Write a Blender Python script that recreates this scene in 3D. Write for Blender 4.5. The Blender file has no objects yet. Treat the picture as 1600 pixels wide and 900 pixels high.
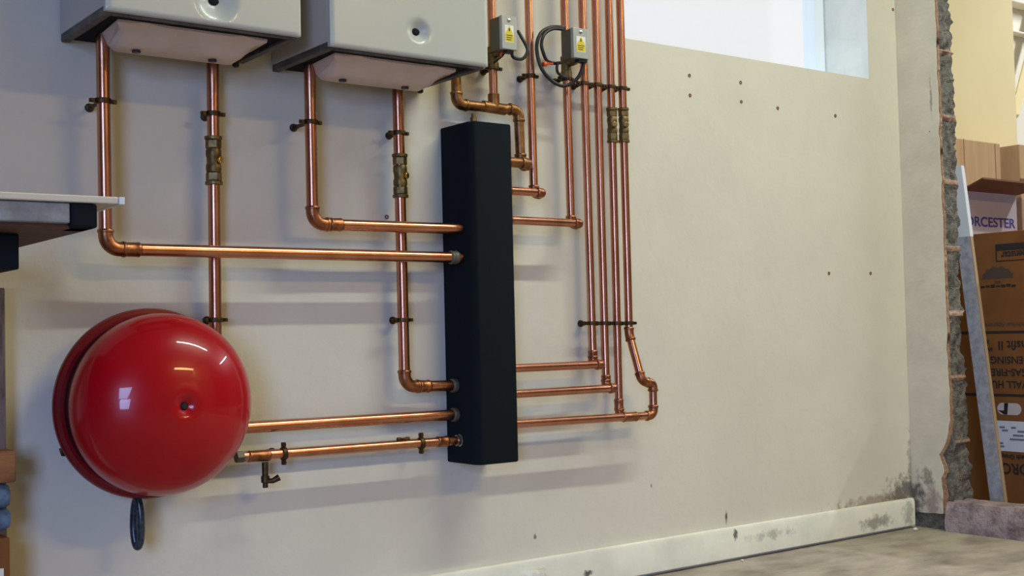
import bpy, bmesh, math, random
from mathutils import Vector, Matrix, noise as mnoise
random.seed(7)
scn = bpy.context.scene
COL = scn.collection

# ------------------------------------------------------------------ camera
F_PX, CAM_H, CAM_D = 1932.13, 0.69, 2.6
YAW, PITCH, ROLL = math.radians(36.768), math.radians(2.1236), math.radians(-1.3465)
CAM = Vector((0, -CAM_D, CAM_H))
fw = Vector((math.sin(YAW)*math.cos(PITCH), math.cos(YAW)*math.cos(PITCH), math.sin(PITCH)))
r0 = Vector((math.cos(YAW), -math.sin(YAW), 0)); u0 = r0.cross(fw)
rt = r0*math.cos(ROLL) + u0*math.sin(ROLL)
up = -r0*math.sin(ROLL) + u0*math.cos(ROLL)
cd = bpy.data.cameras.new('camera'); cam = bpy.data.objects.new('camera', cd); COL.objects.link(cam)
cd.sensor_width = 36; cd.lens = 36*F_PX/1600; cd.clip_start = .05
m = Matrix((rt, up, -fw)).transposed().to_4x4(); m.translation = CAM
cam.matrix_world = m
scn.camera = cam

# ------------------------------------------------------------------ view, world, lights
scn.view_settings.view_transform = 'Standard'; scn.view_settings.look = 'None'
scn.view_settings.gamma = 1; scn.view_settings.use_curve_mapping = False
scn.view_settings.exposure = 0.0
wd = bpy.data.worlds.new('sky'); scn.world = wd; wd.use_nodes = True
bg = wd.node_tree.nodes['Background']; bg.inputs[0].default_value = (.935, .945, .96, 1); bg.inputs[1].default_value = 1.0

def area(name, loc, aim, sx, sy, power, color, spread=180):
    l = bpy.data.lights.new(name, 'AREA'); l.shape = 'RECTANGLE'; l.size = sx; l.size_y = sy
    l.energy = power; l.color = color; l.spread = math.radians(spread)
    o = bpy.data.objects.new(name, l); COL.objects.link(o); o.location = loc
    o.rotation_euler = (Vector(aim)-Vector(loc)).to_track_quat('-Z', 'Y').to_euler()
    return o
area('tube_light_near', (2.75, -1.45, 2.96), (2.75, -1.45, 0), 1.8, .06, 51, (.93, 1, .86))
area('tube_light_far', (2.95, -4.3, 2.96), (2.95, -4.3, 0), 1.8, .3, 84, (1, .69, .27))
area('tube_light_storeroom', (5.7, -1.1, 2.96), (5.7, -1.1, 0), .06, 1.8, 77, (.88, .9, 1))
area('daylight_rear_window', (-3.0, -6.05, 2.0), (1.5, 0, -.4), 1.9, 1.3, 25, (.36, .54, 1), 70)
area('low_cool_fill', (-2.95, -6.05, .72), (1.7, 0, -.35), 1.6, 1.1, 17, (.36, .5, 1), 62)  # added cool fill behind the camera, turns the lower wall bluer
area('daylight_outside_window', (3.2, 1.3, 3.3), (2.95, .1, 1.6), 1.6, 1.2, 40, (.8, .9, 1))

# ------------------------------------------------------------------ helpers
def ray(x, y):
    return rt*((x-800)/F_PX) - up*((y-450)/F_PX) + fw
def W(x, y, Y=0.):                       # a point of the photograph on the plane Y = const
    r = ray(x, y); return CAM + r*((Y-CAM.y)/r.y)
def WX(x, y, X):
    r = ray(x, y); return CAM + r*((X-CAM.x)/r.x)
def WZ(x, y, Z):
    r = ray(x, y); return CAM + r*((Z-CAM.z)/r.z)

def S(r, g, b):
    f = lambda c: c/255/12.92 if c/255 <= .04045 else ((c/255+.055)/1.055)**2.4
    return (f(r), f(g), f(b), 1)

def nd(nt, t, **kw):
    n = nt.nodes.new(t)
    for k, v in kw.items(): setattr(n, k, v)
    return n
def mix(nt, fac, a, b):
    n = nd(nt, 'ShaderNodeMix', data_type='RGBA')
    for i, v in ((0, fac), (6, a), (7, b)):
        if hasattr(v, 'is_linked'): nt.links.new(v, n.inputs[i])
        else: n.inputs[i].default_value = v
    return n.outputs[2]
def noise_fac(nt, vec, scale, lo, hi, detail=5, rough=.6):
    n = nd(nt, 'ShaderNodeTexNoise'); n.inputs['Scale'].default_value = scale
    n.inputs['Detail'].default_value = detail; n.inputs['Roughness'].default_value = rough
    nt.links.new(vec, n.inputs['Vector'])
    r = nd(nt, 'ShaderNodeMapRange'); r.inputs[1].default_value = lo; r.inputs[2].default_value = hi
    nt.links.new(n.outputs['Fac'], r.inputs[0]); return r.outputs[0]
def mth(nt, op, a, b=None):
    n = nd(nt, 'ShaderNodeMath', operation=op)
    for i, v in ((0, a), (1, b)):
        if v is None: continue
        if hasattr(v, 'is_linked'): nt.links.new(v, n.inputs[i])
        else: n.inputs[i].default_value = v
    return n.outputs[0]

def mat(name, col, rough=.5, metal=0., col2=None, nscale=8, nlo=.4, nhi=.65, bump=0., bscale=60, coat=0., spec=None, stretch=None, stains=()):
    M = bpy.data.materials.new(name); M.use_nodes = True; nt = M.node_tree; b = nt.nodes['Principled BSDF']
    b.inputs['Base Color'].default_value = col; b.inputs['Roughness'].default_value = rough; b.inputs['Metallic'].default_value = metal
    b.inputs['Coat Weight'].default_value = coat; b.inputs['Coat Roughness'].default_value = .04
    if spec is not None: b.inputs['Specular IOR Level'].default_value = spec
    pos = nd(nt, 'ShaderNodeNewGeometry').outputs['Position']
    vec = pos
    if stretch:
        mp = nd(nt, 'ShaderNodeMapping'); mp.inputs['Scale'].default_value = stretch
        nt.links.new(pos, mp.inputs['Vector']); vec = mp.outputs[0]
    c = None
    if col2 is not None:
        c = mix(nt, noise_fac(nt, vec, nscale, nlo, nhi), col, col2)
    if stains:
        sep = nd(nt, 'ShaderNodeSeparateXYZ'); nt.links.new(pos, sep.inputs[0])
        src = c if c is not None else col
        for (axis, ca, cz, ra, rz, scol, ns, power) in stains:      # soft-edged blotch with a broken outline
            A = sep.outputs[axis]
            da = mth(nt, 'DIVIDE', mth(nt, 'SUBTRACT', A, ca), ra); dz = mth(nt, 'DIVIDE', mth(nt, 'SUBTRACT', sep.outputs[2], cz), rz)
            d = mth(nt, 'SQRT', mth(nt, 'ADD', mth(nt, 'MULTIPLY', da, da), mth(nt, 'MULTIPLY', dz, dz)))
            k = mth(nt, 'SUBTRACT', 1.0, d)
            f = noise_fac(nt, pos, ns, .25, .75, 6, .7)
            v = mth(nt, 'ADD', k, mth(nt, 'MULTIPLY', mth(nt, 'SUBTRACT', f, .5), 1.6))
            mr = nd(nt, 'ShaderNodeMapRange'); mr.inputs[1].default_value = .1; mr.inputs[2].default_value = .7; mr.inputs[4].default_value = power
            nt.links.new(v, mr.inputs[0])
            kk = nd(nt, 'ShaderNodeMapRange'); kk.inputs[1].default_value = -.35; kk.inputs[2].default_value = .1
            nt.links.new(k, kk.inputs[0])
            src = mix(nt, mth(nt, 'MULTIPLY', mr.outputs[0], kk.outputs[0]), src, scol)
        c = src
    if c is not None: nt.links.new(c, b.inputs['Base Color'])
    if bump:
        n = nd(nt, 'ShaderNodeTexNoise'); n.inputs['Scale'].default_value = bscale; n.inputs['Detail'].default_value = 6
        nt.links.new(vec, n.inputs['Vector'])
        bp = nd(nt, 'ShaderNodeBump'); bp.inputs['Strength'].default_value = bump; bp.inputs['Distance'].default_value = .01
        nt.links.new(n.outputs['Fac'], bp.inputs['Height']); nt.links.new(bp.outputs[0], b.inputs['Normal'])
    return M

def tag(o, label=None, cat=None, group=None, kind=None):
    if label: o['label'] = label
    if cat: o['category'] = cat
    if group: o['group'] = group
    if kind: o['kind'] = kind
    return o
def thing(name, label, cat, loc, group=None):
    o = bpy.data.objects.new(name, None); COL.objects.link(o); o.location = loc
    o.empty_display_size = .05
    return tag(o, label, cat, group)
def base_of(p):                          # world origin of the thing a part belongs to
    v = Vector((0, 0, 0))
    while p is not None: v = v + p.location; p = p.parent
    return v
def obj(name, bm, material, parent=None, smooth=None, bevel=0., segs=2):
    me = bpy.data.meshes.new(name)
    bmesh.ops.recalc_face_normals(bm, faces=bm.faces[:])
    if parent is not None:
        bmesh.ops.translate(bm, verts=bm.verts[:], vec=-base_of(parent))
    bm.to_mesh(me); bm.free()
    mats = material if isinstance(material, (list, tuple)) else [material]
    for q in mats: me.materials.append(q)
    o = bpy.data.objects.new(name, me); COL.objects.link(o)
    if parent is not None: o.parent = parent
    if smooth is not None:
        for p in me.polygons: p.use_smooth = True
        if smooth < 180:
            me.set_sharp_from_angle(angle=math.radians(smooth))
    if bevel:
        md = o.modifiers.new('bevel', 'BEVEL'); md.width = bevel; md.segments = segs; md.limit_method = 'ANGLE'; md.angle_limit = math.radians(40)
        if smooth is None:
            for p in me.polygons: p.use_smooth = True
            me.set_sharp_from_angle(angle=math.radians(60))
    return o
def box(bm, x0, x1, y0, y1, z0, z1):
    v = [bm.verts.new(p) for p in ((x0,y0,z0),(x1,y0,z0),(x1,y1,z0),(x0,y1,z0),(x0,y0,z1),(x1,y0,z1),(x1,y1,z1),(x0,y1,z1))]
    for f in ((0,3,2,1),(4,5,6,7),(0,1,5,4),(1,2,6,5),(2,3,7,6),(3,0,4,7)): bm.faces.new([v[i] for i in f])
    return bm
def boxm(*a): return box(bmesh.new(), *a)
def prism(bm, pts, axis, a, b):          # closed 2-D outline extruded along an axis
    def P(p, t):
        return {'x': (t, p[0], p[1]), 'y': (p[0], t, p[1]), 'z': (p[0], p[1], t)}[axis]
    A = [bm.verts.new(P(p, a)) for p in pts]; B = [bm.verts.new(P(p, b)) for p in pts]
    n = len(pts)
    bm.faces.new(A); bm.faces.new(B)
    for i in range(n): bm.faces.new((A[i], A[(i+1) % n], B[(i+1) % n], B[i]))
    return bm
def frame_of(d):
    d = d.normalized(); h = Vector((0, 0, 1)) if abs(d.z) < .9 else Vector((1, 0, 0))
    a = d.cross(h).normalized(); return a, d.cross(a).normalized()
def lathe(bm, prof, o, d, n=32, caps=True):   # prof: (radius, distance along d)
    o = Vector(o); d = Vector(d).normalized(); a, b = frame_of(d)
    rings = []
    for r, t in prof:
        if r < 1e-6: rings.append([bm.verts.new(o+d*t)])
        else: rings.append([bm.verts.new(o+d*t+a*(r*math.cos(2*math.pi*i/n))+b*(r*math.sin(2*math.pi*i/n))) for i in range(n)])
    for q, s in zip(rings, rings[1:]):
        for i in range(n):
            j = (i+1) % n
            if len(q) == 1 and len(s) == 1: continue
            if len(q) == 1: bm.faces.new((q[0], s[i], s[j]))
            elif len(s) == 1: bm.faces.new((q[i], q[j], s[0]))
            else: bm.faces.new((q[i], q[j], s[j], s[i]))
    if caps:
        for q in (rings[0], rings[-1]):
            if len(q) > 1: bm.faces.new(q)
    return bm
def fillet(pts, rad, seg=8):
    pts = [Vector(p) for p in pts]; out = [pts[0]]; arcs = []
    for i in range(1, len(pts)-1):
        p, q, s = pts[i-1], pts[i], pts[i+1]
        d1 = (p-q).normalized(); d2 = (s-q).normalized(); ang = d1.angle(d2)
        if ang > math.radians(176): out.append(q); continue
        R = rad[i-1] if isinstance(rad, (list, tuple)) else rad
        t = min(R/math.tan(ang/2), .48*(p-q).length, .48*(s-q).length); R = t*math.tan(ang/2)
        c = q + (d1+d2).normalized()*(R/math.sin(ang/2))
        v1 = (q+d1*t)-c; v2 = (q+d2*t)-c; tot = v1.angle(v2); ax = v1.cross(v2).normalized()
        arc = [c + Matrix.Rotation(tot*k/seg, 3, ax) @ v1 for k in range(seg+1)]
        out += arc; arcs.append((arc, d1, d2, t))
    out.append(pts[-1]); return out, arcs
def tube(bm, path, r, n=20, closed=False, caps=True):
    path = [Vector(p) for p in path]
    keep = [path[0]]
    for p in path[1:]:
        if (p-keep[-1]).length > 1e-5: keep.append(p)
    path = keep; N = len(path); rings = []; prev = None
    for i, p in enumerate(path):
        if closed: d = path[(i+1) % N]-path[i-1]
        else: d = path[min(i+1, N-1)]-path[max(i-1, 0)]
        d.normalize()
        if prev is None: a, b = frame_of(d)
        else:
            a = prev - d*prev.dot(d)
            a = a.normalized() if a.length > 1e-6 else frame_of(d)[0]
            b = d.cross(a)
        prev = a
        k = r[i] if isinstance(r, (list, tuple)) else r
        rings.append([bm.verts.new(p+a*(k*math.cos(2*math.pi*j/n))+b*(k*math.sin(2*math.pi*j/n))) for j in range(n)])
    M = N if closed else N-1
    for i in range(M):
        q, s = rings[i], rings[(i+1) % N]
        for j in range(n): bm.faces.new((q[j], q[(j+1) % n], s[(j+1) % n], s[j]))
    if not closed and caps: bm.faces.new(rings[0]); bm.faces.new(rings[-1])
    return bm
def spline(pts, n=10):
    pts = [Vector(p) for p in pts]; out = []
    for i in range(len(pts)-1):
        p0 = pts[max(i-1, 0)]; p1 = pts[i]; p2 = pts[i+1]; p3 = pts[min(i+2, len(pts)-1)]
        for k in range(n):
            t = k/n
            out.append(.5*((2*p1)+(p2-p0)*t+(2*p0-5*p1+4*p2-p3)*t*t+(3*p1-p0-3*p2+p3)*t**3))
    out.append(pts[-1]); return out
def text(name, body, loc, xdir, ydir, size, material, parent, align='LEFT', sx=1., label=None, bold=0.):
    c = bpy.data.curves.new(name, 'FONT'); c.body = body; c.size = size; c.align_x = align; c.extrude = .0003; c.offset = bold
    c.materials.append(material)
    tmp = bpy.data.objects.new(name, c); COL.objects.link(tmp)
    me = bpy.data.meshes.new_from_object(tmp.evaluated_get(bpy.context.evaluated_depsgraph_get()))
    bpy.data.objects.remove(tmp); bpy.data.curves.remove(c)
    o = bpy.data.objects.new(name, me); COL.objects.link(o)
    x = Vector(xdir); y = Vector(ydir); z = x.cross(y)
    mm = Matrix((x*sx, y, z)).transposed().to_4x4(); mm.translation = Vector(loc)-base_of(parent)
    o.parent = parent; o.matrix_local = mm
    if label: o['label'] = label
    return o

# ------------------------------------------------------------------ materials
MOULD = (.035, .032, .035, 1)
M_wall = mat('wall paint', S(215, 211, 194), .75, col2=S(209, 205, 189), nscale=3, bump=.12, bscale=35, spec=.25, stains=(
    (0, 3.6, .11, .15, .085, MOULD, 26, .75), (0, 3.45, .1, .3, .035, S(120, 95, 75), 30, .6), (0, 3.63, .2, .025, .14, MOULD, 34, .5),
    (0, 2.72, .125, .006, .03, S(70, 50, 50), 40, .9), (0, 2.0, .155, .006, .012, S(80, 75, 80), 60, .8), (0, 2.42, .25, .004, .009, S(90, 85, 80), 60, .8),
    (0, .34, .775, .05, .006, S(70, 55, 40), 50, .8), (0, .64, .15, .02, .02, S(90, 85, 90), 60, .4)))
M_nib = mat('return wall paint', S(218, 211, 193), .75, col2=S(206, 199, 183), nscale=5, bump=.2, bscale=30, spec=.25, stains=(
    (1, -.01, .09, .06, .1, MOULD, 28, .8), (1, -.08, .09, .05, .07, S(120, 90, 100), 30, .6), (1, -.06, .17, .03, .04, MOULD, 45, .55),
    (1, -.13, 1.45, .006, .08, S(120, 110, 95), 40, .6), (1, -.12, 1.34, .004, .004, S(40, 30, 25), 40, 1.)))
M_plaster = mat('broken plaster', S(170, 140, 110), .9, col2=S(140, 105, 80), nscale=40, bump=.6, bscale=120)
M_block = mat('concrete block', S(128, 124, 112), .95, col2=S(84, 84, 82), nscale=45, bump=.9, bscale=150)
M_mortar = mat('mortar', S(178, 148, 126), .95, col2=S(150, 120, 105), nscale=60, bump=.6, bscale=150)
M_floor = mat('concrete floor', S(172, 163, 150), .85, col2=S(122, 112, 103), nscale=4.5, nlo=.42, nhi=.72, bump=.25, bscale=40, spec=.2, stretch=(1, 1.8, 1))
M_kerb = mat('rough kerb', S(166, 150, 152), .9, col2=S(116, 98, 104), nscale=20, nlo=.4, nhi=.7, bump=.9, bscale=60)
M_skirt = mat('skirting paint', S(234, 234, 216), .55, col2=S(218, 219, 202), nscale=6, bump=.15, bscale=25, stains=(
    (0, 2.735, .075, .012, .02, S(70, 60, 65), 40, .9), (0, 2.9, .06, .12, .02, S(130, 128, 120), 30, .5), (0, 2.16, .04, .02, .012, S(50, 45, 42), 60, .9), (0, 3.4, .04, .1, .03, S(120, 115, 105), 30, .7), (0, 3.58, .06, .04, .06, S(110, 110, 105), 30, .5)))
M_ceil = mat('ceiling paint', S(180, 178, 172), .8)
M_room = mat('room paint', S(160, 158, 152), .8)
M_cream = mat('storeroom cream paint', S(226, 211, 160), .8, col2=S(222, 206, 154), nscale=3)
M_pale = mat('pale trim paint', S(232, 226, 205), .6)
M_upvc = mat('white window frame', S(225, 236, 245), .4)
M_reveal = mat('reveal paint', S(226, 230, 228), .7, col2=S(214, 218, 216), nscale=9)
M_glass = bpy.data.materials.new('window glass'); M_glass.use_nodes = True
_nt = M_glass.node_tree; _nt.nodes.remove(_nt.nodes['Principled BSDF'])
_t = nd(_nt, 'ShaderNodeBsdfTransparent'); _g = nd(_nt, 'ShaderNodeBsdfGlossy'); _g.inputs['Roughness'].default_value = .03
_x = nd(_nt, 'ShaderNodeMixShader'); _x.inputs[0].default_value = .05
_nt.links.new(_t.outputs[0], _x.inputs[1]); _nt.links.new(_g.outputs[0], _x.inputs[2]); _nt.links.new(_x.outputs[0], _nt.nodes['Material Output'].inputs[0])
M_copper = mat('copper', (.64, .31, .205, 1), .27, 1, col2=(.48, .195, .11, 1), nscale=18, nlo=.35, nhi=.7, bump=.03, bscale=90, stretch=(1, 1, .4))
M_copper_old = mat('tarnished copper', (.33, .17, .07, 1), .42, 1, col2=(.18, .085, .035, 1), nscale=35, bump=.08, bscale=120)
M_solder = mat('soldered fitting', (.42, .18, .09, 1), .38, 1, col2=(.22, .085, .04, 1), nscale=40, bump=.05, bscale=120)
M_brass = mat('dull brass', (.24, .175, .07, 1), .5, 1, col2=(.13, .092, .04, 1), nscale=50, bump=.1, bscale=150)
M_brass_y = mat('bright brass', (.75, .55, .16, 1), .3, 1)
M_clip = mat('dark brass clip', (.11, .07, .035, 1), .5, 1, col2=(.05, .035, .022, 1), nscale=60)
M_steel = mat('bright steel', (.6, .6, .62, 1), .3, 1)
M_red = mat('red enamel', (.42, .0022, .008, 1), .3, col2=(.38, .0022, .007, 1), nscale=4, coat=.45, spec=.2)
M_redk = mat('red rim', (.17, .003, .008, 1), .35, coat=.25, spec=.2)
M_black = mat('black foam cover', (.0122, .016, .0185, 1), .95, spec=.04)
M_blackg = mat('black rubber', (.012, .013, .014, 1), .45)
M_dark = mat('dark void', (.012, .014, .016, 1), .8, spec=.1)
M_white = mat('boiler enamel', S(190, 194, 185), .3, spec=.45, coat=.25)
M_side = mat('boiler side enamel', S(188, 184, 178), .45, spec=.35)
M_rail = mat('grey under rail', S(96, 90, 84), .6, col2=S(66, 60, 56), nscale=20)
M_tray = mat('off-white plastic tray', S(224, 206, 192), .5, col2=S(216, 197, 182), nscale=10)
M_galv = mat('galvanised steel', S(150, 156, 162), .55, .3, col2=S(108, 112, 114), nscale=14, bump=.1)
M_board = mat('white laminate', S(214, 207, 188), .6, col2=S(204, 196, 176), nscale=4)
M_ply = mat('dark plywood', S(104, 68, 54), .7, col2=S(70, 46, 38), nscale=9, stretch=(1, 6, 6))
M_wood = mat('rough brown wood', S(150, 100, 60), .75, col2=S(104, 66, 40), nscale=9, stretch=(1, 4, 4), bump=.2)
M_woodg = mat('weathered wood', S(110, 98, 96), .8, col2=S(70, 60, 60), nscale=9, stretch=(5, 5, 1), bump=.2)
M_blue = mat('blue cloth', S(112, 140, 176), .85, col2=S(66, 84, 112), nscale=22, bump=.5)
M_grey = mat('grey metal cover', S(176, 182, 176), .42, .35)
M_greyd = mat('dark grey housing', S(92, 96, 86), .5, .3, col2=S(110, 84, 62), nscale=14)
M_label = mat('white sticker', S(232, 232, 222), .5)
M_yellow = mat('yellow sticker', S(222, 200, 24), .5)
M_ink = mat('black ink', (.014, .014, .016, 1), .6)
M_inkbox = mat('dark carton print', (.022, .018, .018, 1), .7)
M_inkfade = mat('faded carton print', (.075, .05, .038, 1), .8)
M_inkblue = mat('blue carton print', S(70, 72, 140), .7)
M_orange = mat('orange connector', S(226, 92, 40), .5)
M_card = mat('brown cardboard', S(134, 88, 50), .85, col2=S(122, 79, 45), nscale=7, spec=.15)
M_cardl = mat('tan cardboard', S(192, 160, 122), .85, col2=S(182, 150, 112), nscale=5, stretch=(6, 6, .5), spec=.15)
M_cardw = mat('pale faced cardboard', S(198, 186, 186), .8, spec=.2)
M_cardd = mat('brown flap cardboard', S(120, 82, 56), .85)
M_postw = mat('plain white', S(222, 228, 234), .6)
M_postg = mat('blue grey painted strip', S(178, 180, 188), .6, col2=S(148, 150, 158), nscale=40)
M_posted = mat('bare tan edge', S(170, 146, 118), .8)
M_plug = mat('brown wall plug', S(120, 66, 48), .7)

# ------------------------------------------------------------------ setting
XR, XK = 3.63, 3.735                      # return wall faces
CEIL = 2.99
def struct(name, bm, m_, label=None, **k):
    o = obj(name, bm, m_, **k); o['kind'] = 'structure'
    if label: o['label'] = label
    return o
bm = box(boxm(-5.2, XK, -6.4, .25, -.12, 0), XK, 9.0, -6.4, .7, -.12, 0); struct('floor', bm, M_floor, 'worn brown-grey concrete floor')
bm = box(boxm(-5.2, XK, -6.4, .25, CEIL, CEIL+.1), XK, 9.0, -6.4, .7, CEIL, CEIL+.1); struct('ceiling', bm, M_ceil)
# back wall with the window hole
HX0, HX1, HZ0, HZ1 = 2.36, 3.473, 1.525, 2.25
bm = bmesh.new()
xs = [-5.2, HX0, HX1, XK]; zs = [0, HZ0, HZ1, CEIL]
for (yy, flip) in ((0, 1), (.25, 0)):
    V = [[bm.verts.new((x, yy, z)) for z in zs] for x in xs]
    for i in range(3):
        for j in range(3):
            if i == 1 and j == 1: continue
            bm.faces.new((V[i][j], V[i+1][j], V[i+1][j+1], V[i][j+1]))
struct('wall_back', bm, M_wall, 'cream painted wall carrying the boilers and copper pipes')
bm = bmesh.new()
for q in (((HX0,0,HZ0),(HX1,0,HZ0),(HX1,.25,HZ0),(HX0,.25,HZ0)), ((HX0,0,HZ1),(HX1,0,HZ1),(HX1,.25,HZ1),(HX0,.25,HZ1)),
          ((HX0,0,HZ0),(HX0,.25,HZ0),(HX0,.25,HZ1),(HX0,0,HZ1)), ((HX1,0,HZ0),(HX1,.25,HZ0),(HX1,.25,HZ1),(HX1,0,HZ1))):
    bm.faces.new([bm.verts.new(p) for p in q])
win = struct('window_1', bm, M_reveal, 'bright white window high in the cream wall')
bm = bmesh.new(); w = .05
for b_ in ((HX0+.002, HX0+w, HZ0+.002, HZ1-.002), (HX1-.002-w, HX1-.002, HZ0+.002, HZ1-.002), (HX0+w, HX1-w, HZ0+.002, HZ0+.024), (HX0+w, HX1-w, HZ1-w, HZ1-.002)):
    box(bm, b_[0], b_[1], .178, .235, b_[2], b_[3])
obj('window_frame', bm, M_upvc, win, bevel=.004)
obj('pane', boxm(HX0+w, HX1-w, .205, .211, HZ0+.024, HZ1-w), M_glass, win)
# other walls of the workshop, out of the picture
struct('wall_left', boxm(-5.3, -5.2, -6.4, 0, 0, CEIL), M_room)
struct('wall_rear', boxm(-5.2, 9.0, -6.5, -6.4, 0, CEIL), M_room)
struct('wall_storeroom_right', boxm(9.0, 9.1, -6.4, .7, 0, CEIL), M_room)
# return wall: block core with a rough cut end, plaster skin
def rough_block():
    bm = bmesh.new(); nz, nx = 330, 12; x0, x1 = XR+.012, XK
    joints = [W(1500, y, -.15).z for y in (-120, -15, 86, 186, 287, 388, 490, 590, 689)]
    grid = []
    for j in range(nz+1):
        z = CEIL*j/nz; row = []
        jt = min(abs(z-q) for q in joints)
        lim = .012*mnoise.noise((3, z*9, 1)) + .010*mnoise.noise((5, z*42, 2)) + .006*mnoise.noise((5, z*95, 7))
        wide = .022*max(0, 1-z/.75)
        for i in range(nx+1):
            x = x0+(x1+.006+(min(lim, -.004) if jt < .009 else lim)+wide-x0)*i/nx
            d = .012*mnoise.noise((x*30, z*22, 4)) + .009*mnoise.noise((x*85, z*70, 9)) + .005*mnoise.noise((x*190, z*170, 3))
            d += .018*max(0, mnoise.noise((x*9, z*7, 15)))
            if jt < .008: d = d*.3 - .008
            row.append(bm.verts.new((x, -.150 + d + (.006*(i/nx)**3), z)))
        grid.append(row)
    for j in range(nz):
        jt = min(abs(CEIL*(j+.5)/nz-q) for q in joints)
        for i in range(nx):
            f = bm.faces.new((grid[j][i], grid[j][i+1], grid[j+1][i+1], grid[j+1][i]))
            f.material_index = 1 if jt < .0085 and i > 0 else 0
    # flanks and back
    A = [[bm.verts.new((x0, y, z)) for z in (0, CEIL)] for y in (-.12, -.001)]
    B = [[bm.verts.new((x1, y, z)) for z in (0, CEIL)] for y in (-.12, .25)]
    for j in range(nz):
        for row, X in ((0, x0), (nx, None)):
            a = grid[j][row]; b = grid[j+1][row]
            bm.faces.new((a, b, bm.verts.new((b.co.x, -.001 if row == 0 else .25, b.co.z)), bm.verts.new((a.co.x, -.001 if row == 0 else .25, a.co.z))))
    return bm
wr = struct('wall_right', rough_block(), [M_block, M_mortar], 'short return wall ending in a rough broken block edge', smooth=50)
bm = bmesh.new()
edge = []
n = 150
for j in range(n+1):
    z = .055 + (CEIL-.055)*j/n
    y = -.157 + .006*mnoise.noise((1, z*14, 8)) + .004*mnoise.noise((1, z*50, 4))
    if z < .36: y += .05*min(1, (.36-z)/.12)*(.75+.35*mnoise.noise((2, z*22, 5)))
    edge.append((y, z))
outline = [(-.0005, CEIL)] + [(-.0005, .05)] + edge
prism(bm, outline, 'x', XR, XR+.0125)
pl = obj('plaster_skin', bm, M_nib, wr); pl['label'] = 'painted plaster face of the return wall'
bm = bmesh.new()                                                      # bare brown plaster along the torn edge
for j in range(n):
    (y0, z0), (y1, z1) = edge[j], edge[j+1]
    t0 = .004 + .016*max(0, 1-z0/.45) + .003*mnoise.noise((7, z0*30, 2)); t1 = .004 + .016*max(0, 1-z1/.45) + .003*mnoise.noise((7, z1*30, 2))
    vs = [bm.verts.new(p) for p in ((XR+.003, y0+.0005, z0), (XR+.003, y1+.0005, z1), (XR+.003, y1-t1, z1), (XR+.003, y0-t0, z0),
                                     (XR+.014+.02*max(0, 1-z0/.45), y0+.0005, z0), (XR+.014+.02*max(0, 1-z1/.45), y1+.0005, z1), (XR+.014+.02*max(0, 1-z1/.45), y1-t1*.7, z1), (XR+.014+.02*max(0, 1-z0/.45), y0-t0*.7, z0))]
    for f in ((0, 1, 2, 3), (4, 5, 6, 7), (2, 3, 7, 6), (0, 1, 5, 4)): bm.faces.new([vs[i] for i in f])
    for f in ((0, 3, 7, 4), (1, 2, 6, 5)): bm.faces.new([vs[i] for i in f])
bmesh.ops.remove_doubles(bm, verts=bm.verts[:], dist=1e-5)
tp = obj('torn_plaster', bm, M_plaster, wr, smooth=40); tp['label'] = 'bare brown plaster along the torn edge'
struct('wall_right_front', boxm(XR, XK, -6.4, -2.6, 0, CEIL), M_room)
# kerb across the opening
bm = bmesh.new(); NY, NX = 120, 8
G = []
for j in range(NY+1):
    y = -.135 - 2.46*j/NY; row = []
    for i, (x, z) in enumerate(((XR-.012, 0), (XR-.014, .03), (XR-.008, .07), (XR+.002, .096), (XR+.03, .1), (XR+.07, .102), (XK-.01, .1), (XK+.01, .09), (XK+.015, 0))):
        dx = .008*mnoise.noise((y*18, i*.7, 3)) + .004*mnoise.noise((y*60, i*1.3, 5)); dz = .006*mnoise.noise((y*15, i, 8))
        row.append(bm.verts.new((x+dx, y, max(0, z+dz*(z > 0)))))
    G.append(row)
for j in range(NY):
    for i in range(8): bm.faces.new((G[j][i], G[j+1][i], G[j+1][i+1], G[j][i+1]))
bm.faces.new(G[0]); bm.faces.new(G[-1])
struct('trim_1', bm, M_kerb, 'rough mauve-grey concrete kerb across the opening', smooth=40)
# storeroom beyond the opening
CX = W(1585, 100, .25).x
struct('wall_storeroom', boxm(XK, CX, .25, .35, 0, CEIL), M_cream, 'cream storeroom wall above the cartons')
struct('wall_storeroom_far', boxm(CX-.02, 9.0, .62, .7, 0, CEIL), M_pale)
bm = bmesh.new()
z1 = W(1595, 50, .58).z; z2 = W(1595, 10, .58).z
box(bm, CX+.01, 9.0, .57, .62, z1-.012, z1); box(bm, CX+.01, 9.0, .55, .62, z2, z2+.12)
struct('trim_2', bm, M_pale, 'pale ledges on the far storeroom wall', bevel=.005)
a = W(1588, 168, .54); b = W(1604, 105, .54)
struct('trim_3', tube(bmesh.new(), [a-(b-a)*.2, b+(b-a)*2], .025, 4), M_cream, 'sloping cream strut on the far storeroom wall')
# skirting
bm = prism(bmesh.new(), [(-.0005, .008), (-.020, .008), (-.020, .088), (-.015, .1), (-.0005, .1)], 'x', -5.1, 3.618)
struct('baseboard_back', bm, M_skirt, 'chipped off-white painted skirting board', bevel=.003)

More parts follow.
